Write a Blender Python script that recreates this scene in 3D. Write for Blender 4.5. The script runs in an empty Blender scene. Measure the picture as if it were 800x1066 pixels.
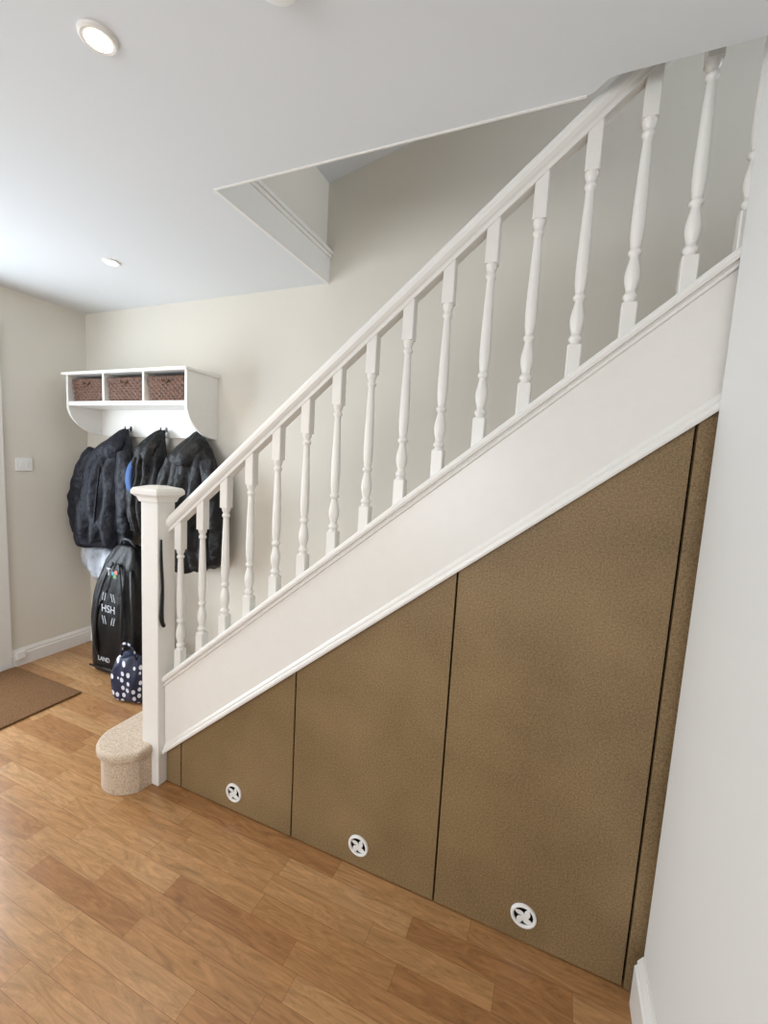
import bpy, bmesh, math, random
from mathutils import Vector, noise, Matrix
random.seed(4)
S=bpy.context.scene
W=.7595; LX=-1.5911; R=1.832; H=2.317; YO=-.018; YO2=-.056; XN=1.505; WE=-.024
M=.818
def lin(c): 
    c=c/255; return c/12.92 if c<=.04045 else ((c+.055)/1.055)**2.4
def rgb(r,g,b): return (lin(r),lin(g),lin(b),1)
# ---------------------------------------------------------------- materials
def mat(name,col,rough=.5,spec=.5,noise_amt=0,nscale=20,bump=0,bscale=60,emis=None,sheen=0,coat=0,bdist=.004):
    m=bpy.data.materials.new(name); m.use_nodes=True; nt=m.node_tree; b=nt.nodes['Principled BSDF']
    b.inputs['Base Color'].default_value=col; b.inputs['Roughness'].default_value=rough
    b.inputs['Specular IOR Level'].default_value=spec
    b.inputs['Sheen Weight'].default_value=sheen; b.inputs['Coat Weight'].default_value=coat
    tc=nt.nodes.new('ShaderNodeTexCoord')
    if noise_amt:
        n=nt.nodes.new('ShaderNodeTexNoise'); n.inputs['Scale'].default_value=nscale; n.inputs['Detail'].default_value=6
        nt.links.new(tc.outputs['Object'],n.inputs['Vector'])
        mr=nt.nodes.new('ShaderNodeMapRange'); mr.inputs['From Min'].default_value=.3; mr.inputs['From Max'].default_value=.7
        mr.inputs['To Min'].default_value=1-noise_amt; mr.inputs['To Max'].default_value=1+noise_amt
        nt.links.new(n.outputs['Fac'],mr.inputs['Value'])
        mx=nt.nodes.new('ShaderNodeVectorMath'); mx.operation='SCALE'; mx.inputs[0].default_value=col[:3]
        nt.links.new(mr.outputs[0],mx.inputs['Scale']); nt.links.new(mx.outputs[0],b.inputs['Base Color'])
    if bump:
        n2=nt.nodes.new('ShaderNodeTexNoise'); n2.inputs['Scale'].default_value=bscale; n2.inputs['Detail'].default_value=4
        nt.links.new(tc.outputs['Object'],n2.inputs['Vector'])
        bp=nt.nodes.new('ShaderNodeBump'); bp.inputs['Strength'].default_value=bump; bp.inputs['Distance'].default_value=bdist
        nt.links.new(n2.outputs['Fac'],bp.inputs['Height']); nt.links.new(bp.outputs[0],b.inputs['Normal'])
    if emis:
        b.inputs['Emission Color'].default_value=emis[0]; b.inputs['Emission Strength'].default_value=emis[1]
    return m
M_wall=mat('wall_paint',rgb(222,217,206),.85,.2,bump=.05,bscale=180)
M_wallR=mat('wall_paint_pale',rgb(223,222,218),.8,.2,bump=.04,bscale=180)
M_ceil=mat('ceiling_paint',rgb(224,227,229),.85,.2)
M_white=mat('white_gloss_paint',rgb(235,233,228),.3,.5,noise_amt=.01,nscale=30)
M_plastic=mat('white_plastic',rgb(240,240,238),.35)
M_carpet=mat('beige_carpet',rgb(202,183,162),.95,.1,noise_amt=.28,nscale=150,bump=.9,bscale=240,sheen=.2)
M_dark=mat('dark_void',rgb(14,11,9),.9,.1)  # near-black colour standing in for shade behind door gaps and vent vanes
M_coir=mat('coir_mat',rgb(120,90,64),.97,.05,noise_amt=.35,nscale=220,bump=1,bscale=300)
M_navy=mat('navy_fabric',rgb(15,19,32),.55,.35,noise_amt=.25,nscale=12,bump=.7,bscale=22,bdist=.025)
M_black=mat('black_fabric',rgb(12,13,17),.5,.35,noise_amt=.25,nscale=12,bump=.7,bscale=22,bdist=.025)
M_black2=mat('black_nylon',rgb(10,10,12),.45,.4,noise_amt=.15,nscale=30,bump=.4,bscale=25,bdist=.01)
M_blue=mat('blue_lining',rgb(44,84,145),.6)
M_grey=mat('pale_grey_fabric',rgb(184,189,196),.8,.2,noise_amt=.35,nscale=12,bump=.6,bscale=25,bdist=.02)
M_steel=mat('dark_hook_metal',rgb(60,60,62),.3); M_steel.node_tree.nodes['Principled BSDF'].inputs['Metallic'].default_value=.9
M_wicker=mat('wicker',rgb(94,62,44),.55,.4,noise_amt=.5,nscale=60,bump=.4,bscale=120)
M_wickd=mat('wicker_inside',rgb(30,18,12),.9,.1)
M_print=mat('white_print',rgb(190,193,198),.6)
M_teal=mat('teal_print',rgb(40,150,170),.5); M_or=mat('orange_print',rgb(215,100,60),.5); M_gn=mat('green_print',rgb(90,160,80),.5)
M_rubber=mat('shoe_rubber',rgb(20,20,24),.6)
M_bulb=mat('lamp_glow',rgb(255,240,210),.4,emis=((1,.90,.72,1),40))
M_refl=mat('lamp_reflector_glow',rgb(235,210,165),.3,emis=((1,.74,.42,1),1.6))  # own warm emission stands in for lamp light on the reflector ring
def mdf():
    m=bpy.data.materials.new('brown_mdf'); m.use_nodes=True; nt=m.node_tree; b=nt.nodes['Principled BSDF']; N=nt.nodes.new; L=nt.links.new
    b.inputs['Roughness'].default_value=.48; b.inputs['Specular IOR Level'].default_value=.45
    tc=N('ShaderNodeTexCoord'); src=[]
    for sc,w,d in ((480,.44,2),(190,.36,3),(3.5,.20,6)):
        a=N('ShaderNodeTexNoise'); a.inputs['Scale'].default_value=sc; a.inputs['Detail'].default_value=d; L(tc.outputs['Object'],a.inputs['Vector'])
        s=N('ShaderNodeMath'); s.operation='MULTIPLY'; s.inputs[1].default_value=w; L(a.outputs['Fac'],s.inputs[0]); src.append(s)
    a1=N('ShaderNodeMath'); L(src[0].outputs[0],a1.inputs[0]); L(src[1].outputs[0],a1.inputs[1])
    a2=N('ShaderNodeMath'); L(a1.outputs[0],a2.inputs[0]); L(src[2].outputs[0],a2.inputs[1])
    r=N('ShaderNodeValToRGB'); r.color_ramp.elements[0].position=.36; r.color_ramp.elements[1].position=.64
    r.color_ramp.elements[0].color=rgb(90,72,47); r.color_ramp.elements[1].color=rgb(164,138,99)
    L(a2.outputs[0],r.inputs[0]); L(r.outputs[0],b.inputs['Base Color'])
    return m
M_mdf=mdf()
def floor_mat():
    m=bpy.data.materials.new('oak_laminate'); m.use_nodes=True; nt=m.node_tree; b=nt.nodes['Principled BSDF']; N=nt.nodes.new; L=nt.links.new
    tc=N('ShaderNodeTexCoord')
    br=N('ShaderNodeTexBrick'); br.offset=.37; br.offset_frequency=2; br.squash_frequency=3; br.squash=.8
    for k,v in (('Scale',1),('Mortar Size',.0005),('Mortar Smooth',.3),('Brick Width',.46),('Row Height',.070),('Bias',0)): br.inputs[k].default_value=v
    br.inputs['Color1'].default_value=(0,0,0,1); br.inputs['Color2'].default_value=(1,1,1,1); br.inputs['Mortar'].default_value=(.5,.5,.5,1)
    L(tc.outputs['Object'],br.inputs['Vector'])
    ramp=N('ShaderNodeValToRGB'); e=ramp.color_ramp.elements
    e[0].color=rgb(155,110,70); e[1].color=rgb(181,139,95); x=e.new(.5); x.color=rgb(168,124,81)
    L(br.outputs['Color'],ramp.inputs[0])
    mp=N('ShaderNodeMapping'); mp.inputs['Scale'].default_value=(5,34,1)
    sh=N('ShaderNodeVectorMath'); sh.operation='MULTIPLY_ADD'; sh.inputs[1].default_value=(3,3,9)
    L(br.outputs['Color'],sh.inputs[0]); L(tc.outputs['Object'],sh.inputs[2]); L(sh.outputs[0],mp.inputs['Vector'])
    g=N('ShaderNodeTexNoise'); g.inputs['Scale'].default_value=1; g.inputs['Detail'].default_value=10; g.inputs['Roughness'].default_value=.7; g.inputs['Distortion'].default_value=2.4
    L(mp.outputs[0],g.inputs['Vector'])
    gr=N('ShaderNodeMapRange'); gr.inputs['From Min'].default_value=.3; gr.inputs['From Max'].default_value=.7; gr.inputs['To Min'].default_value=.62; gr.inputs['To Max'].default_value=1.28
    L(g.outputs['Fac'],gr.inputs['Value'])
    sc=N('ShaderNodeVectorMath'); sc.operation='SCALE'; L(ramp.outputs[0],sc.inputs[0]); L(gr.outputs[0],sc.inputs['Scale'])
    mx=N('ShaderNodeMix'); mx.data_type='RGBA'; L(br.outputs['Fac'],mx.inputs['Factor']); L(sc.outputs[0],mx.inputs['A']); mx.inputs['B'].default_value=rgb(112,74,42)
    L(mx.outputs['Result'],b.inputs['Base Color']); b.inputs['Roughness'].default_value=.26; b.inputs['Specular IOR Level'].default_value=.5
    return m
M_floor=floor_mat()
def dots_mat():
    m=bpy.data.materials.new('navy_polka_dot'); m.use_nodes=True; nt=m.node_tree; b=nt.nodes['Principled BSDF']; N=nt.nodes.new; L=nt.links.new
    tc=N('ShaderNodeTexCoord'); sp=N('ShaderNodeSeparateXYZ'); cb=N('ShaderNodeCombineXYZ'); L(tc.outputs['Object'],sp.inputs[0])
    ad=N('ShaderNodeMath'); L(sp.outputs[0],ad.inputs[0]); L(sp.outputs[1],ad.inputs[1]); L(ad.outputs[0],cb.inputs[0]); L(sp.outputs[2],cb.inputs[1])
    v=N('ShaderNodeTexVoronoi'); v.inputs['Scale'].default_value=24; v.inputs['Randomness'].default_value=.5; L(cb.outputs[0],v.inputs['Vector'])
    lt=N('ShaderNodeMath'); lt.operation='LESS_THAN'; lt.inputs[1].default_value=.33; L(v.outputs['Distance'],lt.inputs[0])
    mx=N('ShaderNodeMix'); mx.data_type='RGBA'; L(lt.outputs[0],mx.inputs['Factor']); mx.inputs['A'].default_value=rgb(20,28,56); mx.inputs['B'].default_value=rgb(215,218,228)
    L(mx.outputs['Result'],b.inputs['Base Color']); b.inputs['Roughness'].default_value=.5
    return m
M_dots=dots_mat()
def glass():
    m=bpy.data.materials.new('clear_glass'); m.use_nodes=True; nt=m.node_tree; nt.nodes.clear()
    o=nt.nodes.new('ShaderNodeOutputMaterial'); t=nt.nodes.new('ShaderNodeBsdfTransparent'); g=nt.nodes.new('ShaderNodeBsdfGlossy'); x=nt.nodes.new('ShaderNodeMixShader')
    g.inputs['Roughness'].default_value=.05; x.inputs[0].default_value=.06; nt.links.new(t.outputs[0],x.inputs[1]); nt.links.new(g.outputs[0],x.inputs[2]); nt.links.new(x.outputs[0],o.inputs[0]); return m
M_glass=glass()
# ---------------------------------------------------------------- mesh helpers
def obj(name,bm,mats,parent=None,smooth=False,bevel=0,sub=0,seg=2,recalc=True):
    if recalc: bmesh.ops.recalc_face_normals(bm,faces=bm.faces)
    me=bpy.data.meshes.new(name); bm.to_mesh(me); bm.free()
    for m in (mats if isinstance(mats,(list,tuple)) else [mats]): me.materials.append(m)
    o=bpy.data.objects.new(name,me); S.collection.objects.link(o)
    if smooth:
        for p in me.polygons: p.use_smooth=True
    if bevel:
        b=o.modifiers.new('b','BEVEL'); b.width=bevel; b.segments=seg; b.limit_method='ANGLE'; b.angle_limit=.6
    if sub:
        s=o.modifiers.new('s','SUBSURF'); s.levels=sub; s.render_levels=sub
    if parent: o.parent=parent
    return o
def empty(name,loc=(0,0,0)):
    o=bpy.data.objects.new(name,None); o.empty_display_size=.1; S.collection.objects.link(o); return o
def box(bm,x0,x1,y0,y1,z0,z1,mi=0):
    v=[bm.verts.new((x,y,z)) for x in (x0,x1) for y in (y0,y1) for z in (z0,z1)]
    for f in ((0,1,3,2),(4,6,7,5),(0,4,5,1),(2,3,7,6),(0,2,6,4),(1,5,7,3)):
        bm.faces.new([v[i] for i in f]).material_index=mi
def boxo(name,*a,m=None,parent=None,bevel=0):
    bm=bmesh.new()
    if isinstance(a[0],(tuple,list)):
        for t in a: box(bm,*t)
    else: box(bm,*a)
    return obj(name,bm,m,parent,bevel=bevel)
def prism(bm,poly,y0,y1,mi=0):
    a=[bm.verts.new((x,y0,z)) for x,z in poly]; b=[bm.verts.new((x,y1,z)) for x,z in poly]
    n=len(poly); bm.faces.new(a).material_index=mi; bm.faces.new(b[::-1]).material_index=mi
    for i in range(n): bm.faces.new((a[i],b[i],b[(i+1)%n],a[(i+1)%n])).material_index=mi
def outline(bm,poly,z0,z1,mi=0):
    a=[bm.verts.new((x,y,z0)) for x,y in poly]; b=[bm.verts.new((x,y,z1)) for x,y in poly]
    n=len(poly); bm.faces.new(a).material_index=mi; bm.faces.new(b[::-1]).material_index=mi
    for i in range(n): bm.faces.new((a[i],b[i],b[(i+1)%n],a[(i+1)%n])).material_index=mi
def sweep(bm,prof,x0,x1,z0,m):
    a=[bm.verts.new((x0,y,z0+m*x0+d)) for y,d in prof]; b=[bm.verts.new((x1,y,z0+m*x1+d)) for y,d in prof]
    n=len(prof); bm.faces.new(a); bm.faces.new(b[::-1])
    for i in range(n): bm.faces.new((a[i],b[i],b[(i+1)%n],a[(i+1)%n]))
def skirt(name,p0,p1,nrm,h=.11,t=.016,parent=None):
    prof=[(0,0),(t,0),(t,h-.035),(t*.7,h-.028),(t*.75,h-.018),(t*.35,h-.006),(t*.2,h),(0,h)]
    bm=bmesh.new(); p0=Vector(p0);p1=Vector(p1);n=Vector(nrm)
    a=[bm.verts.new(((p0+n*d).x,(p0+n*d).y,z)) for d,z in prof]; b=[bm.verts.new(((p1+n*d).x,(p1+n*d).y,z)) for d,z in prof]
    k=len(prof); bm.faces.new(a); bm.faces.new(b[::-1])
    for i in range(k): bm.faces.new((a[i],b[i],b[(i+1)%k],a[(i+1)%k]))
    return obj(name,bm,M_white,parent)
def loft(bm,rings,n=40,mi=0,p=2.0,wob=0,seed=0,capb=True,capt=True):
    R_=[]
    for r in rings:
        cx,cy,z,rx,ry=r[:5]; fo,k,ph,tz=(list(r[5:])+[0,0,0,0])[:4] if len(r)>5 else (0,0,0,0)
        vs=[]
        for i in range(n):
            t=2*math.pi*i/n; c,s=math.cos(t),math.sin(t)
            q=(abs(c)**p+abs(s)**p)**(-1/p) if p!=2 else 1
            f=1+fo*math.sin(k*t+ph)+fo*.6*math.sin((k*1.7//1+1)*t-ph*2)
            x=cx+rx*c*q*(1+.35*(f-1)); y=cy+ry*s*q*f; zz=z+tz*math.sin(2*t+ph)+tz*.8*c
            if wob:
                d=noise.noise_vector(Vector((x*7+seed,y*7,zz*5)))*wob; x+=d.x; y+=d.y; zz+=d.z*.4
            vs.append(bm.verts.new((x,y,zz)))
        R_.append(vs)
    for a,b in zip(R_,R_[1:]):
        for i in range(n): bm.faces.new((a[i],a[(i+1)%n],b[(i+1)%n],b[i])).material_index=mi
    if capb: bm.faces.new(R_[0]).material_index=mi
    if capt: bm.faces.new(R_[-1]).material_index=mi
def tube(bm,pts,rad,n=10,mi=0,flat=1.0,wr=0,seed=0,fine=1):
    pts=[Vector(p) for p in pts]
    if not isinstance(rad,(list,tuple)): rad=[rad]*len(pts)
    if fine>1:
        P=[];Q=[]
        for i in range(len(pts)-1):
            p0=pts[max(i-1,0)];p1=pts[i];p2=pts[i+1];p3=pts[min(i+2,len(pts)-1)]
            for k in range(fine):
                t=k/fine; P.append(.5*((2*p1)+(p2-p0)*t+(2*p0-5*p1+4*p2-p3)*t*t+(3*p1-p0-3*p2+p3)*t**3)); Q.append(rad[i]*(1-t)+rad[i+1]*t)
        P.append(pts[-1]);Q.append(rad[-1]); pts,rad=P,Q
    R_=[]
    for i,p in enumerate(pts):
        d=(pts[min(i+1,len(pts)-1)]-pts[max(i-1,0)]).normalized()
        a=d.cross(Vector((0,1,0))); 
        if a.length<.05: a=d.cross(Vector((1,0,0)))
        a.normalize(); b=d.cross(a).normalized()
        row=[]
        for k in range(n):
            t=2*math.pi*k/n; w=1+wr*noise.noise(Vector((math.cos(t)*1.3+seed,math.sin(t)*1.3,p.z*22+math.sin(t)*1.2)))
            row.append(bm.verts.new(p+a*math.cos(t)*rad[i]*w+b*math.sin(t)*rad[i]*flat*w))
        R_.append(row)
    for u,v in zip(R_,R_[1:]):
        for k in range(n): bm.faces.new((u[k],u[(k+1)%n],v[(k+1)%n],v[k])).material_index=mi
    bm.faces.new(R_[0]).material_index=mi; bm.faces.new(R_[-1]).material_index=mi
# ---------------------------------------------------------------- room shell
XR2=3.05; YB=-3.4
boxo('floor',LX-.12,XR2+.1,YB-.1,W+.12,-.1,0,m=M_floor)
boxo('wall_back',LX-.12,XR2+.1,W,W+.12,0,3.3,m=M_wall)
DY0,DY1=-.70,.19; DZ=2.03
boxo('wall_left',(LX-.12,LX,DY1,W,0,H),(LX-.12,LX,YB,DY0,0,H),(LX-.12,LX,DY0,DY1,DZ,H),m=M_wall)
boxo('wall_right',(R,R+.1,YB,WE,0,H),m=M_wallR)
wx0,wx1,wz0,wz1=-1.2,1.0,.75,2.1
boxo('wall_front',(LX-.12,wx0,YB-.1,YB,0,H),(wx1,R+.1,YB-.1,YB,0,H),(wx0,wx1,YB-.1,YB,0,wz0),(wx0,wx1,YB-.1,YB,wz1,H),m=M_wallR)
E=.31
bm=bmesh.new()
for t in ((LX-.12,E,YB-.1,W,H,H+.16),(E,XN-.02,YB-.1,YO,H,H+.16),(XN+.04,R+.1,YB-.1,YO2,H,H+.16),(R+.1,XR2,-.16,YO2,H,H+.16)): box(bm,*t)
outline(bm,[(XN-.02,YB-.1),(XN+.04,YB-.1),(XN+.04,YO2),(XN+.025,YO2+.004),(XN-.005,YO-.006),(XN-.02,YO)],H,H+.16)
obj('ceiling',bm,M_ceil)
boxo('wall_stairwell_header',E-.1,E-.012,YO2,W,H+.16,2.80,m=M_wall)
boxo('wall_stairwell_front',E-.1,XR2,YO2-.1,YO2,H+.16,3.3,m=M_wall)
boxo('wall_stairwell_end',XR2,XR2+.1,YO2-.1,W,0,3.3,m=M_wall)
boxo('wall_stairwell_side',R+.1,XR2,-.14,WE,0,H,m=M_wall)
bm=bmesh.new(); prism(bm,[(E-.1,2.80),(E-.012,2.80),(1.1,2.97),(XR2,3.25),(XR2,3.35),(E-.1,2.95)],YO2,W)
obj('ceiling_stairwell',bm,M_ceil)
t1=empty('trim_stairwell_header')
boxo('fascia',E+.0005,E+.012,YO,W,H-.004,H+.125,m=M_white,parent=t1)
bm=bmesh.new()
for (x0,x1,z0,z1) in ((E-.012,E+.022,H+.118,H+.135),(E-.012,E+.032,H+.135,H+.148),(E-.012,E+.018,H+.148,H+.165)): box(bm,x0,x1,YO,W,z0,z1)
obj('moulding',bm,M_white,t1,bevel=.003)
boxo('trim_stairwell_edge',E,XN-.02,YO-.004,YO+.003,H-.003,H+.02,m=M_white,bevel=.001)
skirt('baseboard_left',(LX,.26),(LX,W),(1,0))
skirt('baseboard_back',(LX,W),(-.26,W),(0,-1))
skirt('baseboard_left.001',(LX,YB),(LX,DY0-.07),(1,0))
skirt('baseboard_right',(R,-.03),(R,YB),(-1,0),h=.15,t=.02)
skirt('baseboard_front',(LX,YB),(R,YB),(0,1))
d=empty('door_1')
boxo('architrave',(LX-.01,LX+.018,DY1,DY1+.07,0,DZ+.07),(LX-.01,LX+.018,DY0-.07,DY0,0,DZ+.07),(LX-.01,LX+.018,DY0,DY1,DZ,DZ+.07),m=M_white,parent=d,bevel=.005)
boxo('jamb',(LX-.12,LX-.01,DY1-.02,DY1,0,DZ),(LX-.12,LX-.01,DY0,DY0+.02,0,DZ),(LX-.12,LX-.01,DY0,DY1,DZ-.02,DZ),m=M_white,parent=d)
a0,a1=DY0+.02,DY1-.02
boxo('door_leaf',(LX-.10,LX-.06,a0,a0+.09,.005,DZ-.02),(LX-.10,LX-.06,a1-.09,a1,.005,DZ-.02),(LX-.10,LX-.06,a0+.09,a1-.09,.005,.4),(LX-.10,LX-.06,a0+.09,a1-.09,DZ-.12,DZ-.02),(LX-.095,LX-.065,(a0+a1)/2-.02,(a0+a1)/2+.02,.4,DZ-.12),m=M_white,parent=d,bevel=.003)
boxo('door_glass',LX-.083,LX-.077,a0+.09,a1-.09,.4,DZ-.12,m=M_glass,parent=d)
bm=bmesh.new(); tube(bm,[(LX-.06,a0+.05,1.02),(LX-.03,a0+.05,1.02),(LX-.03,a0+.07,1.02),(LX-.03,a0+.16,1.02)],.008); obj('door_handle',bm,M_steel,d,smooth=True)
w=empty('window_1')
boxo('frame',(wx0,wx0+.05,YB-.08,YB-.02,wz0,wz1),(wx1-.05,wx1,YB-.08,YB-.02,wz0,wz1),(wx0,wx1,YB-.08,YB-.02,wz0,wz0+.05),(wx0,wx1,YB-.08,YB-.02,wz1-.05,wz1),(-.12,-.08,YB-.07,YB-.03,wz0,wz1),(wx0-.05,wx1+.05,YB-.02,YB+.12,wz0-.03,wz0),m=M_white,parent=w,bevel=.004)
boxo('pane',wx0,wx1,YB-.055,YB-.05,wz0,wz1,m=M_glass,parent=w)
# ---------------------------------------------------------------- staircase
st=empty('staircase')
RISE,GO=.19,.19/M
NX=-.23
XE=2.9
def bull(inset):
    c=(-.09,-.03); r=.14-inset; P=[(NX+inset,W-.003)]
    for k in range(0,16):
        a=math.radians(180+150*k/15); P.append((c[0]+r*math.cos(a),c[1]+r*math.sin(a)))
    P+= [(.03-inset*.3,-.045),(.03,0),(.03,.05),(.12,.05),(.12,W-.003)]
    return P
bm=bmesh.new(); outline(bm,bull(.016),.001,.15); obj('bottom_step_riser',bm,M_carpet,st)
bm=bmesh.new(); outline(bm,bull(0),.142,.182); obj('bottom_step_tread',bm,M_carpet,st,bevel=.015,seg=4)
bm=bmesh.new(); n=2
while NX+(n-1)*GO<XE-GO:
    x=NX+(n-1)*GO; z=.182+(n-1)*RISE
    prism(bm,[(x,z-RISE+.002),(x,z-.035),(x-.018,z-.03),(x-.022,z-.012),(x-.012,z),(x+GO+.01,z),(x+GO+.01,z-RISE+.002)],.045,W-.022); n+=1
obj('carpeted_treads',bm,M_carpet,st)
SX0=.064
bm=bmesh.new()
prism(bm,[(SX0,.083+.81*SX0),(SX0,.405+M*SX0),(XE,.405+M*XE),(XE,.083+.81*XE)],-.010,.03); obj('outer_string',bm,M_white,st,bevel=.001)
bm=bmesh.new(); sweep(bm,[(-.022,-.002),(-.024,.008),(-.022,.017),(-.016,.024),(.078,.024),(.084,.018),(.084,.002),(.078,-.002)],SX0,XE,.405,M)
sweep(bm,[(-.010,-.024),(-.017,-.02),(-.018,-.012),(-.013,-.006),(-.013,-.002),(.03,-.002),(.03,-.024)],SX0,XE,.405,M); obj('string_capping',bm,M_white,st)
bm=bmesh.new(); sweep(bm,[(-.010,0),(-.022,.002),(-.0235,.010),(-.022,.018),(-.017,.022),(-.017,.030),(-.013,.038),(-.010,.042),(.0,.042),(0,0)],SX0,XE,.083,.81); obj('string_bead',bm,M_white,st)
bm=bmesh.new(); sweep(bm,[(W-.02,-.2),(W-.02,.045),(W-.012,.055),(W-.001,.055),(W-.001,-.2)],-.24,XE,.368,M); obj('wall_string',bm,M_white,st)
bm=bmesh.new(); nx0,nx1,ny0,ny1=-.03,.063,-.04,.043
box(bm,nx0,nx1,ny0,ny1,.001,1.235); obj('newel_post',bm,M_white,st,bevel=.004)
def frus(bm,levels):
    V=[]
    for z,o in levels: V.append([bm.verts.new(p) for p in ((nx0-o,ny0-o,z),(nx1+o,ny0-o,z),(nx1+o,ny1+o,z),(nx0-o,ny1+o,z))])
    bm.faces.new(V[0]);bm.faces.new(V[-1])
    for a,b in zip(V,V[1:]):
        for i in range(4): bm.faces.new((a[i],a[(i+1)%4],b[(i+1)%4],b[i]))
bm=bmesh.new(); frus(bm,[(1.205,.001),(1.208,.006),(1.216,.008),(1.224,.011),(1.232,.019),(1.238,.026),(1.252,.026),(1.258,.022),(1.262,.020),(1.272,-.02)])
obj('newel_cap',bm,M_white,st,bevel=.0015)
ZH=1.0316
bm=bmesh.new(); yc=.030
hp=[(-.020,0),(-.020,.014),(-.027,.020),(-.033,.030),(-.034,.044),(-.030,.056),(-.022,.066),(-.010,.072),(.010,.072)]
prof=[(yc+y,z) for y,z in hp]+[(yc-y,z) for y,z in hp[:-2][::-1]]
sweep(bm,prof,nx1-.002,XE,ZH,M); obj('handrail',bm,M_white,st,bevel=.002)
Lb=1.0316-.4285
rprof=[(.128,.0172),(.134,.0172),(.140,.013),(.146,.0125),(.153,.0165),(.161,.0172),(.169,.0150),(.175,.0112),(.188,.0120),(.215,.0165),(.238,.0180),(.262,.0168),(.290,.0130),(.308,.0104),(.318,.0100),(.326,.0148),(.333,.0158),(.340,.0148),(.346,.0108),(.356,.0118),(.39,.0146),(.44,.0156),(.54,.0146),(.66,.0124),(.755,.0104),(.767,.0102),(.774,.0138),(.781,.0148),(.788,.0138),(.795,.0104),(.805,.0125),(.813,.0150),(.822,.0160),(.834,.0170)]
def baluster(name,X,Y):
    bm=bmesh.new(); z0=.4285+M*X-.002; hw=.0175; nn=20
    def sq(za,zb,sa,sb):
        lo=[];hi=[];c=.0025
        P=[(-hw+c,-hw),(hw-c,-hw),(hw,-hw+c),(hw,hw-c),(hw-c,hw),(-hw+c,hw),(-hw,hw-c),(-hw,-hw+c)]
        for x,y in P:
            lo.append(bm.verts.new((X+x,Y+y,za+sa*x))); hi.append(bm.verts.new((X+x,Y+y,zb+sb*x)))
        bm.faces.new(lo); bm.faces.new(hi[::-1])
        for i in range(8): bm.faces.new((lo[i],lo[(i+1)%8],hi[(i+1)%8],hi[i]))
    sq(z0,z0+.130*Lb,M,0); sq(z0+.832*Lb,z0+Lb+.006,0,M)
    V=[]
    for f,r in rprof: V.append([bm.verts.new((X+r*math.cos(2*math.pi*k/nn),Y+r*math.sin(2*math.pi*k/nn),z0+f*Lb)) for k in range(nn)])
    for a,b in zip(V,V[1:]):
        for i in range(nn):
            f=bm.faces.new((a[i],a[(i+1)%nn],b[(i+1)%nn],b[i])); f.smooth=True
    return obj(name,bm,M_white,st)
for i in range(15): baluster('baluster_%d'%(i+1),.1087+.117*i,.03)
for i in range(16,25): baluster('baluster_%d'%i,1.850+.117*(i-16),.03)
# ---------------------------------------------------------------- cupboard
cb=empty('understairs_cupboard')
g=[.704,1.256,1.800]; G=.0045; zl=lambda x:.083+.81*x+.012
def panel(name,x0,x1,y0=0,y1=.018):
    bm=bmesh.new(); prism(bm,[(x0,.004),(x1,.004),(x1,zl(x1)),(x0,zl(x0))],y0,y1); return obj(name,bm,M_mdf,cb,bevel=.001)
panel('end_strip',SX0+.002,.150-G); panel('door_small',.150+G*.3,g[0]-G); panel('door_middle',g[0]+G*.3,g[1]-G); panel('door_tall',g[1]+G*.3,g[2]-G)
panel('frame_strip',g[2]+G*.3,R+.05,-.004,.016)
bm=bmesh.new(); prism(bm,[(SX0+.01,.002),(R+.045,.002),(R+.045,zl(R)-.02),(SX0+.01,zl(SX0)-.02)],.022,.028); obj('gap_shade_backing',bm,M_dark,cb)  # dark sheet added so the door gaps read as shaded depth
def vent(name,cx,cz):
    bm=bmesh.new(); yb=-.0005
    prof=[(.0275,0),(.0275,-.004),(.029,-.0065),(.033,-.0075),(.0365,-.006),(.0375,-.002),(.0375,0)]
    n=40; V=[[bm.verts.new((cx+r*math.cos(2*math.pi*k/n),yb+y,cz+r*math.sin(2*math.pi*k/n))) for k in range(n)] for r,y in prof]
    for a,b in zip(V,V[1:]):
        for i in range(n): bm.faces.new((a[i],a[(i+1)%n],b[(i+1)%n],b[i]))
    c=[bm.verts.new((cx+.0275*math.cos(2*math.pi*k/n),yb-.0008,cz+.0275*math.sin(2*math.pi*k/n))) for k in range(n)]; f=bm.faces.new(c); f.material_index=1
    hub=[bm.verts.new((cx+.006*math.cos(2*math.pi*k/16),yb-.006,cz+.006*math.sin(2*math.pi*k/16))) for k in range(16)]; bm.faces.new(hub)
    for q in range(4):
        A=[];B=[];K=8
        for j in range(K+1):
            t=j/K; r=.002+t*.027; th=math.pi/2*q+1.1*math.sin(t*math.pi*.55); wd=.003+.0055*math.sin(math.pi*min(t*1.05,1))
            px,pz=cx+r*math.cos(th),cz+r*math.sin(th); nx,nz=-math.sin(th+.5),math.cos(th+.5)
            A.append(((px-nx*wd),(pz-nz*wd))); B.append(((px+nx*wd),(pz+nz*wd)))
        va=[bm.verts.new((x,yb-.0062,z)) for x,z in A]; vb=[bm.verts.new((x,yb-.0045,z)) for x,z in B]
        for j in range(K): bm.faces.new((va[j],va[j+1],vb[j+1],vb[j]))
    return obj(name,bm,[M_plastic,M_dark],recalc=False)
vent('air_vent',.433,.083); vent('air_vent',.981,.087); vent('air_vent',1.529,.091)
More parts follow.
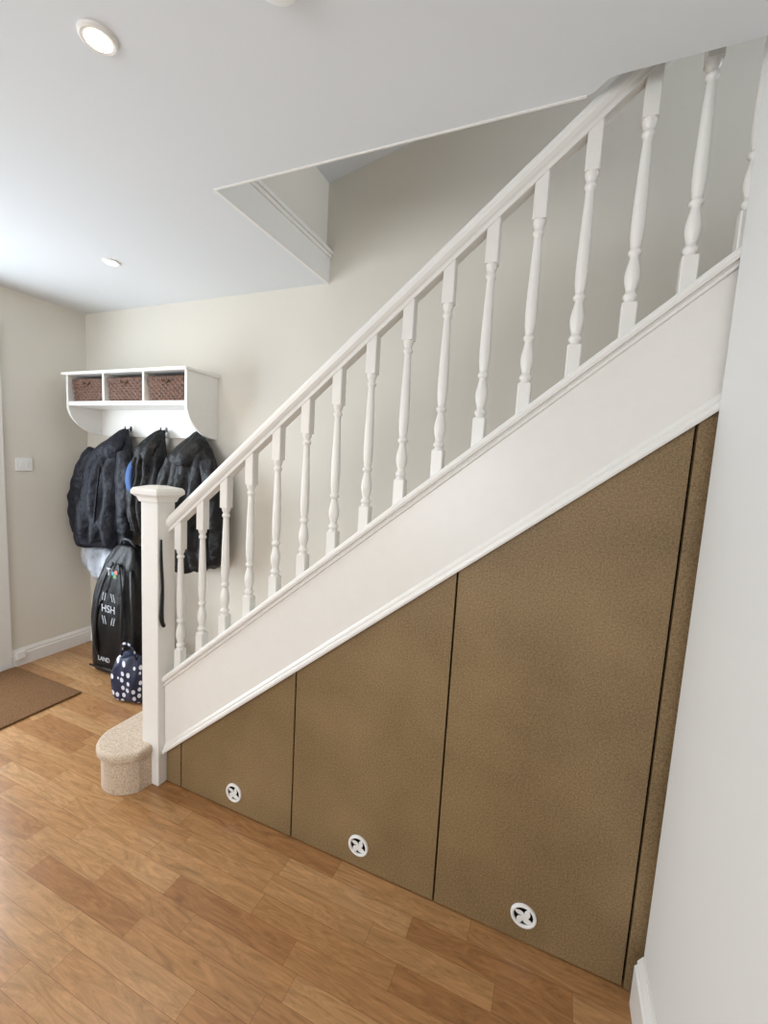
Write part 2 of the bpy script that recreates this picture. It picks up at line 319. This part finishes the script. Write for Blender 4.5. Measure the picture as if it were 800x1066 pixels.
# ---------------------------------------------------------------- shelf unit
sh=empty('coat_shelf'); sx0,sx1=-1.43,-.405; yf=W-.23; zt,zb=1.875,1.685
boxo('top_board',sx0-.025,sx1+.012,yf-.018,W-.001,zt-.018,zt,m=M_white,parent=sh,bevel=.005)
boxo('shelf_board',sx0+.017,sx1-.017,yf+.002,W-.001,zb-.014,zb+.012,m=M_white,parent=sh,bevel=.002)
boxo('back_board',sx0+.017,sx1-.017,W-.018,W-.001,1.50,zt-.018,m=M_white,parent=sh,bevel=.002)
def endp(nm,x):
    bm=bmesh.new(); T=[];B_=[]; K=16; zc=zb-.03; zbm=1.50; D=W-.001-yf
    for k in range(K+1):
        t=k/K; y=yf+D*t; 
        z=zc-(zc-zbm)*math.sin(math.acos(max(0,1-t*1.08)) if t*1.08<1 else math.pi/2)**1.3
        T.append(y);B_.append(z)
    L0=[(bm.verts.new((x,y,zt-.018)),bm.verts.new((x,y,z)),bm.verts.new((x+.018,y,z)),bm.verts.new((x+.018,y,zt-.018))) for y,z in zip(T,B_)]
    for a,b in zip(L0,L0[1:]):
        for i in range(4): bm.faces.new((a[i],a[(i+1)%4],b[(i+1)%4],b[i]))
    bm.faces.new(L0[0]); bm.faces.new(L0[-1])
    obj(nm,bm,M_white,sh)
endp('end_panel_1',sx0); endp('end_panel_2',sx1-.018)
cw=(sx1-sx0)/3
for k in (1,2): boxo('divider_%d'%k,sx0+cw*k-.008,sx0+cw*k+.008,yf+.004,W-.002,zb,zt-.016,m=M_white,parent=sh,bevel=.001)
hooks=[-1.125,-.805,-.50]
for k,x in enumerate(hooks):
    bm=bmesh.new(); box(bm,x-.007,x+.007,W-.022,W-.017,1.535,1.565)
    tube(bm,[(x,W-.02,1.55),(x,W-.045,1.543),(x,W-.058,1.547),(x,W-.062,1.562)],.0035)
    tube(bm,[(x,W-.02,1.54),(x,W-.035,1.53),(x,W-.045,1.535),(x,W-.047,1.545)],.0035); obj('hook_%d'%(k+1),bm,M_steel,sh)
def basket(x0,x1,z0,z1,y0,y1):
    bm=bmesh.new(); rows=9; sub=4; hx,hy=(x1-x0)/2,(y1-y0)/2; cx,cy=(x0+x1)/2,(y0+y1)/2
    N=200; cor=.02; per=[]; pts=[]
    for (sx,sy,a0) in ((1,-1,-90),(1,1,0),(-1,1,90),(-1,-1,180)):
        for k in range(5):
            a=math.radians(a0+90*k/4); pts.append(Vector((cx+sx*(hx-cor)+cor*math.cos(a),cy+sy*(hy-cor)+cor*math.sin(a))))
    pts.append(pts[0]); L=[0]
    for a,b in zip(pts,pts[1:]): L.append(L[-1]+(b-a).length)
    T=L[-1]; j=0
    for i in range(N):
        s=T*i/N
        while L[j+1]<s: j+=1
        f=(s-L[j])/(L[j+1]-L[j]); p=pts[j].lerp(pts[j+1],f); d=(pts[j+1]-pts[j]).normalized(); per.append((p,Vector((d.y,-d.x)),i))
    Rr=[]
    for r in range(rows*sub+1):
        row=r//sub; ph=(r%sub)/sub; z=z0+(z1-z0)*r/(rows*sub); tp=.93+.07*(r/(rows*sub))
        vs=[]
        for p,nn,i in per:
            amp=.004*math.sin(2*math.pi*i*25/N+math.pi*row)*math.sin(math.pi*ph)+.003*math.sin(math.pi*ph)
            if r>=rows*sub-sub: amp=.004+.002*math.sin(2*math.pi*i*50/N)
            q=p+nn*amp; vs.append(bm.verts.new((cx+(q.x-cx)*tp,cy+(q.y-cy)*tp,z)))
        Rr.append(vs)
    for a,b in zip(Rr,Rr[1:]):
        for i in range(N): bm.faces.new((a[i],a[(i+1)%N],b[(i+1)%N],b[i])).smooth=True
    bm.faces.new(Rr[0])
    inn=[bm.verts.new((cx+(p.x-cx)*.92,cy+(p.y-cy)*.92,z1)) for p,_,_ in per]; low=[bm.verts.new((cx+(p.x-cx)*.9,cy+(p.y-cy)*.9,z0+.03)) for p,_,_ in per]
    for i in range(N):
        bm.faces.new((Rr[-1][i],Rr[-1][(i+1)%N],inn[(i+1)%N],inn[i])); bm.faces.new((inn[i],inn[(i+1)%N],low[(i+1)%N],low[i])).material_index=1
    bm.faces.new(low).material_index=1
    tube(bm,[(cx-.03,y0-.004,z1-.02),(cx-.02,y0-.010,z1-.035),(cx,y0-.011,z1-.04),(cx+.02,y0-.010,z1-.035),(cx+.03,y0-.004,z1-.02)],.004)
    obj('wicker_basket',bm,[M_wicker,M_wickd])
for k in range(3):
    a=sx0+cw*k+ (.022 if k==0 else .012); b=sx0+cw*(k+1)-(.022 if k==2 else .012)
    basket(a+.006,b-.006,zb+.0125,zb+.012+.137,yf+.016,W-.03)
# ---------------------------------------------------------------- coats
def dens(rings,k=5):
    out=[]
    for a,b in zip(rings,rings[1:]):
        for j in range(k):
            t=j/k; out.append(tuple(x*(1-t)+y*t for x,y in zip(a,b)))
    out.append(rings[-1]); return out
def coat(name,m,rings,sleeves=(),extra=None,seed=0,mats=None):
    bm=bmesh.new(); yb=W-.022; z0=rings[0][0]; n=72
    V=[]
    for (z,cx,rx,ry,fo) in dens(rings,4):
        row=[]
        dz=z0-z
        for i in range(n):
            t=2*math.pi*i/n; c,s=math.cos(t),math.sin(t)
            f=fo*(abs(math.sin(6.5*c+seed+dz*1.3+.8*math.sin(dz*5+seed)))**.7-.45)+fo*.5*noise.noise(Vector((c*3+seed,s*2,z*6)))
            x=cx+rx*c*(1+.15*f); y=yb-.012-ry+ry*s*(1+(1.5*f if s<0 else 0))
            dn=noise.noise_vector(Vector((x*9+seed,y*9,z*9)))*.012*min(1,dz*4)
            zz=z+(.02*math.sin(3*c+seed)+.012*math.sin(9*c)) *min(1,max(0,(dz-.5)*4))
            row.append(bm.verts.new((x+dn.x,y+dn.y,zz+dn.z*.5)))
        V.append(row)
    for a,b in zip(V,V[1:]):
        for i in range(n): bm.faces.new((a[i],a[(i+1)%n],b[(i+1)%n],b[i]))
    bm.faces.new(V[0]); bm.faces.new(V[-1])
    for j,(pts,rad) in enumerate(sleeves): tube(bm,pts,rad,n=18,flat=.72,wr=.4,seed=seed+j*3,fine=6)
    if extra: extra(bm)
    for v in bm.verts:
        v.co.y=min(v.co.y,W-.021); v.co.x=max(v.co.x,LX+.006)
    return obj(name,bm,mats or m,smooth=True,sub=1)
def ex1(bm):
    loft(bm,[(-1.18,W-.125,1.33,.09,.04,.1,5,0,.01),(-1.17,W-.135,1.38,.115,.062,.1,5,1,.012),(-1.15,W-.125,1.43,.10,.06,.12,5,2,.01),(-1.14,W-.095,1.48,.065,.045,.1,5,2,.01),(-1.125,W-.06,1.55,.018,.014)],n=32,wob=.02,seed=3)
    tube(bm,[(-1.19,W-.185,1.30),(-1.21,W-.20,1.1),(-1.23,W-.21,.85)],.006,fine=4)
coat('hanging_coat',M_navy,[(1.545,-1.13,.014,.012,0),(1.50,-1.15,.06,.035,.05),(1.45,-1.17,.13,.05,.1),(1.39,-1.20,.18,.062,.2),(1.30,-1.22,.21,.07,.35),(1.18,-1.24,.225,.075,.42),(1.05,-1.25,.23,.08,.48),(.94,-1.26,.24,.082,.5),(.84,-1.255,.24,.082,.5),(.78,-1.25,.235,.08,.5),(.765,-1.25,.21,.06,.4)],
 sleeves=[([(-1.35,W-.11,1.40),(-1.43,W-.13,1.27),(-1.49,W-.14,1.10),(-1.515,W-.13,.95),(-1.51,W-.12,.83)],[.045,.065,.062,.058,.050]),([(-1.05,W-.13,1.40),(-1.01,W-.155,1.26),(-1.0,W-.165,1.12),(-1.01,W-.16,.98),(-1.02,W-.15,.88)],[.042,.056,.054,.050,.045])],extra=ex1,seed=1)
def ex2(bm):
    loft(bm,[(-.84,W-.125,1.34,.07,.045,.1,5,0,.01),(-.83,W-.135,1.40,.09,.06,.1,5,1,.012),(-.82,W-.11,1.46,.065,.05,.1,5,1,.01),(-.80,W-.065,1.55,.016,.012)],n=32,wob=.02,seed=8)
    loft(bm,[(-.915,W-.185,1.14,.022,.010),(-.92,W-.195,1.22,.034,.014),(-.915,W-.19,1.30,.028,.014),(-.90,W-.165,1.36,.016,.010)],n=20,mi=1,wob=.012,seed=9)
coat('hanging_jacket',None,[(1.545,-.80,.014,.012,0),(1.49,-.82,.055,.04,.05),(1.42,-.835,.10,.065,.2),(1.32,-.84,.115,.075,.35),(1.18,-.84,.125,.08,.4),(1.05,-.84,.13,.08,.45),(.96,-.84,.125,.075,.45),(.90,-.84,.12,.07,.4)],
 sleeves=[([(-.89,W-.14,1.38),(-.92,W-.16,1.24),(-.925,W-.165,1.10),(-.915,W-.16,.96)],[.038,.046,.042,.038])],extra=ex2,seed=5,mats=[M_black,M_blue])
def ex3(bm):
    loft(bm,[(-.52,W-.13,1.31,.105,.05,.1,5,0,.01),(-.515,W-.145,1.37,.13,.07,.1,5,1,.012),(-.51,W-.13,1.43,.105,.062,.12,5,2,.01),(-.50,W-.09,1.49,.06,.04,.1,5,2,.01),(-.50,W-.06,1.55,.018,.014)],n=32,wob=.02,seed=13)
    tube(bm,[(-.50,W-.20,1.29),(-.49,W-.215,1.1),(-.48,W-.22,.82)],.006,fine=4)
coat('hanging_coat',M_black,[(1.545,-.50,.014,.012,0),(1.50,-.50,.065,.038,.05),(1.44,-.50,.13,.058,.1),(1.36,-.49,.17,.072,.25),(1.24,-.48,.19,.08,.38),(1.10,-.47,.20,.085,.45),(.95,-.465,.205,.085,.48),(.83,-.46,.20,.08,.5),(.75,-.455,.19,.075,.5),(.73,-.455,.17,.06,.4)],
 sleeves=[([(-.61,W-.14,1.38),(-.65,W-.165,1.22),(-.665,W-.17,1.07),(-.67,W-.16,.95),(-.665,W-.15,.87)],[.045,.056,.052,.048,.044]),([(-.36,W-.13,1.38),(-.30,W-.155,1.22),(-.275,W-.155,1.04),(-.275,W-.145,.88),(-.29,W-.13,.79)],[.045,.058,.054,.050,.044])],extra=ex3,seed=11)
bm=bmesh.new(); loft(bm,dens([(-1.26,W-.10,.53,.11,.05,.3,6,0,.03),(-1.29,W-.10,.60,.17,.06,.3,6,.5,.02),(-1.29,W-.10,.67,.18,.06,.3,6,1,.02),(-1.28,W-.09,.745,.18,.05,.2,6,1.5,0)],3),n=64,wob=.04,seed=21)
for v in bm.verts: v.co.y=min(v.co.y,W-.004)
obj('pale_shirt',bm,M_grey,smooth=True,sub=1)
bm=bmesh.new(); tube(bm,[(nx1+.008,-.03,1.06),(nx1+.010,-.032,.98),(nx1+.010,-.026,.86),(nx1+.009,-.03,.74),(nx1+.011,-.02,.70)],[.004,.006,.006,.009,.007],fine=4); obj('hanging_strap',bm,M_black2,smooth=True)
# ---------------------------------------------------------------- holdall
bg=empty('sports_bag'); bcx,bcy=-.96,.555
bm=bmesh.new()
loft(bm,dens([(bcx,bcy,.004,.19,.080,0,6,0,0),(bcx-.005,bcy,.03,.215,.095,.01,6,0,0),(bcx-.01,bcy,.15,.225,.10,.04,6,0,0),(bcx-.005,bcy,.32,.22,.10,.05,6,1,0),(bcx+.005,bcy,.48,.205,.095,.06,6,2,0),(bcx+.03,bcy,.62,.175,.09,.06,6,3,0),(bcx+.05,bcy,.73,.14,.08,.06,6,4,0),(bcx+.06,bcy,.80,.10,.06,.04,6,5,0),(bcx+.06,bcy,.835,.055,.04,.02,6,5,0)],3),n=64,p=3,wob=.02,seed=31)
for v in bm.verts: v.co.z=max(v.co.z,.003)
obj('body',bm,M_black2,bg,smooth=True,sub=1)
bm=bmesh.new()
yfb=bcy-.107
for s in (-1,1): tube(bm,[(bcx+.02+s*.115,yfb+.02,.10),(bcx+.02+s*.12,yfb-.006,.2),(bcx+.02+s*.115,yfb-.008,.36),(bcx+.03+s*.10,yfb+.0,.52),(bcx+.05+s*.06,yfb+.005,.66),(bcx+.055+s*.02,yfb+.02,.73)],.012,flat=.4,fine=4)
tube(bm,[(bcx+.17,yfb+.03,.7),(bcx+.215,yfb+.0,.55),(bcx+.225,yfb-.0,.35),(bcx+.2,yfb,.15)],.012,flat=.4,fine=4)
tube(bm,[(bcx-.01,bcy,.79),(bcx+.02,bcy-.02,.86),(bcx+.10,bcy-.02,.86),(bcx+.13,bcy,.79)],.010,flat=.6,fine=4)
tube(bm,[(bcx-.19,yfb+.015,.04),(bcx,yfb-.004,.06),(bcx+.19,yfb+.015,.04)],.006)
obj('straps',bm,M_black2,bg,smooth=True)
def txt(body,x,y,z,size,m,parent,rz=0,tilt=0):
    c=bpy.data.curves.new('print','FONT'); c.body=body; c.size=size; c.extrude=.0008; c.align_x='CENTER'; c.materials.append(m)
    o=bpy.data.objects.new('print',c); o.location=(x,y,z); o.rotation_euler=(math.radians(90),tilt,rz); o.parent=parent; S.collection.objects.link(o)
ty=yfb-.006
txt('T',bcx+.03,ty,.66,.065,M_print,bg)
bm=bmesh.new()
for k,(x,z) in enumerate(((bcx+.07,.675),(bcx+.095,.685),(bcx+.082,.66))): box(bm,x-.011,x+.011,ty-.001,ty,z-.011,z+.011,k)
obj('mark',bm,[M_teal,M_or,M_gn],bg)
txt('//  \\\\',bcx+.03,ty-.004,.50,.07,M_print,bg); txt('HSH',bcx+.03,ty-.006,.43,.065,M_print,bg); txt('\\\\  //',bcx+.03,ty-.006,.355,.07,M_print,bg)
txt('LAND',bcx-.02,ty-.004,.11,.04,M_print,bg)
bm=bmesh.new(); px,py=-.63,.365
loft(bm,dens([(px,py,.003,.10,.055,0,5,0,0),(px,py,.03,.118,.068,.05,5,0,0),(px,py,.12,.122,.07,.08,5,1,0),(px,py,.20,.115,.06,.12,5,2,0),(px,py,.255,.10,.04,.16,5,3,.012),(px,py,.262,.09,.03,.1,5,3,.012)],2),n=48,p=2.6,wob=.025,seed=41)
for v in bm.verts: v.co.z=max(v.co.z,.003)
tube(bm,[(px-.06,py-.02,.25),(px-.04,py-.03,.32),(px,py-.035,.34),(px+.04,py-.03,.32),(px+.06,py-.02,.25)],.007,fine=4)
obj('polka_dot_bag',bm,M_dots,smooth=True,sub=1)
for k in range(2):
    bm=bmesh.new(); zx=.182+3*RISE; x0=NX+3*GO+.115; y0=.16+.11*k
    loft(bm,[(x0,y0,zx+.002,.098,.040),(x0,y0,zx+.018,.102,.043),(x0+.002,y0,zx+.045,.095,.040),(x0+.02,y0,zx+.07,.072,.036),(x0+.035,y0,zx+.09,.052,.033),(x0+.038,y0,zx+.115,.046,.031)],n=28,p=2.3,capt=False)
    loft(bm,[(x0+.038,y0,zx+.115,.046,.031),(x0+.038,y0,zx+.112,.040,.025),(x0+.036,y0,zx+.05,.038,.024)],n=28,p=2.3,capb=False)
    bmesh.ops.remove_doubles(bm,verts=bm.verts,dist=.0002)
    obj('shoe',bm,M_rubber,smooth=True)
boxo('doormat',LX+.03,-.925,-.95,.27,.001,.012,m=M_coir,bevel=.004)
sw=empty('light_switch')
boxo('plate',LX+.0005,LX+.009,.32,.41,1.245,1.325,m=M_plastic,parent=sw,bevel=.003)
boxo('rocker_1',LX+.009,LX+.012,.34,.358,1.268,1.30,m=M_plastic,parent=sw,bevel=.001); boxo('rocker_2',LX+.009,LX+.012,.372,.39,1.268,1.30,m=M_plastic,parent=sw,bevel=.001)
boxo('telephone_socket',LX+.0165,LX+.03,.275,.325,.045,.095,m=M_plastic,bevel=.004)
def downlight(x,y,power):
    bm=bmesh.new(); n=40; k_=.84
    def ring(r,z): return [bm.verts.new((x+k_*r*math.cos(2*math.pi*k/n),y+k_*r*math.sin(2*math.pi*k/n),H+z)) for k in range(n)]
    V=[ring(r,z) for r,z in [(.024,-.0015),(.032,-.003),(.034,-.007),(.041,-.008),(.046,-.005),(.047,0)]]
    for j,(a,b) in enumerate(zip(V,V[1:])):
        for i in range(n): bm.faces.new((a[i],a[(i+1)%n],b[(i+1)%n],b[i])).material_index=2 if j==0 else 0
    f=bm.faces.new(ring(.0245,-.002)); f.material_index=1
    o=obj('recessed_downlight',bm,[M_white,M_bulb,M_refl],recalc=False)
    l=bpy.data.lights.new('spot','SPOT'); l.energy=power; l.color=(1,.84,.66); l.spot_size=math.radians(110); l.spot_blend=.8; l.shadow_soft_size=.03
    lo=bpy.data.objects.new('downlight_lamp',l); lo.location=(x,y,H-.02); S.collection.objects.link(lo); lo.parent=o
downlight(.465,-.52,11); downlight(-.61,.26,11)
downlight(-.6,-1.6,9); downlight(1.0,-2.3,9)
bm=bmesh.new(); loft(bm,[(.93,-.497,H-.030,.03,.03),(.93,-.497,H-.026,.042,.042),(.93,-.497,H-.012,.05,.05),(.93,-.497,H-.0005,.054,.054)],n=40); obj('smoke_detector',bm,M_plastic,bevel=.002)
# ---------------------------------------------------------------- lights
def area(name,loc,rot,sx,sy,e,col,spread=180):
    l=bpy.data.lights.new(name,'AREA'); l.shape='RECTANGLE'; l.size=sx; l.size_y=sy; l.energy=e; l.color=col; l.spread=math.radians(spread)
    o=bpy.data.objects.new(name,l); o.location=loc; o.rotation_euler=rot; S.collection.objects.link(o)
area('daylight_window',((wx0+wx1)/2,YB-.15,(wz0+wz1)/2),(math.radians(90),0,0),wx1-wx0,wz1-wz0,60,(.96,.98,1))
area('daylight_door',(LX-.18,(DY0+DY1)/2,1.2),(0,math.radians(-90),0),1.6,.8,62,(.80,.90,1))
area('landing_daylight',(2.95,.36,2.72),(0,math.radians(92),0),.5,.5,3.4,(.84,.91,1),spread=75)
wd=bpy.data.worlds.new('World'); S.world=wd; wd.use_nodes=True; b=wd.node_tree.nodes['Background']; b.inputs[0].default_value=(.75,.86,1,1); b.inputs[1].default_value=1.0
# ---------------------------------------------------------------- camera
cam=bpy.data.cameras.new('camera'); co=bpy.data.objects.new('camera',cam); S.collection.objects.link(co)
cam.sensor_fit='VERTICAL'; cam.sensor_height=24; cam.lens=441.2/1066*24; cam.clip_start=.02
rm=Matrix.Rotation(.3880,4,'Z')@Matrix.Rotation(math.pi/2-.1080,4,'X')@Matrix.Rotation(.0556,4,'Z')
co.matrix_world=Matrix.Translation((1.5099,-1.2309,1.4))@rm
S.camera=co
S.view_settings.view_transform='Standard'; S.view_settings.look='None'; S.view_settings.exposure=0
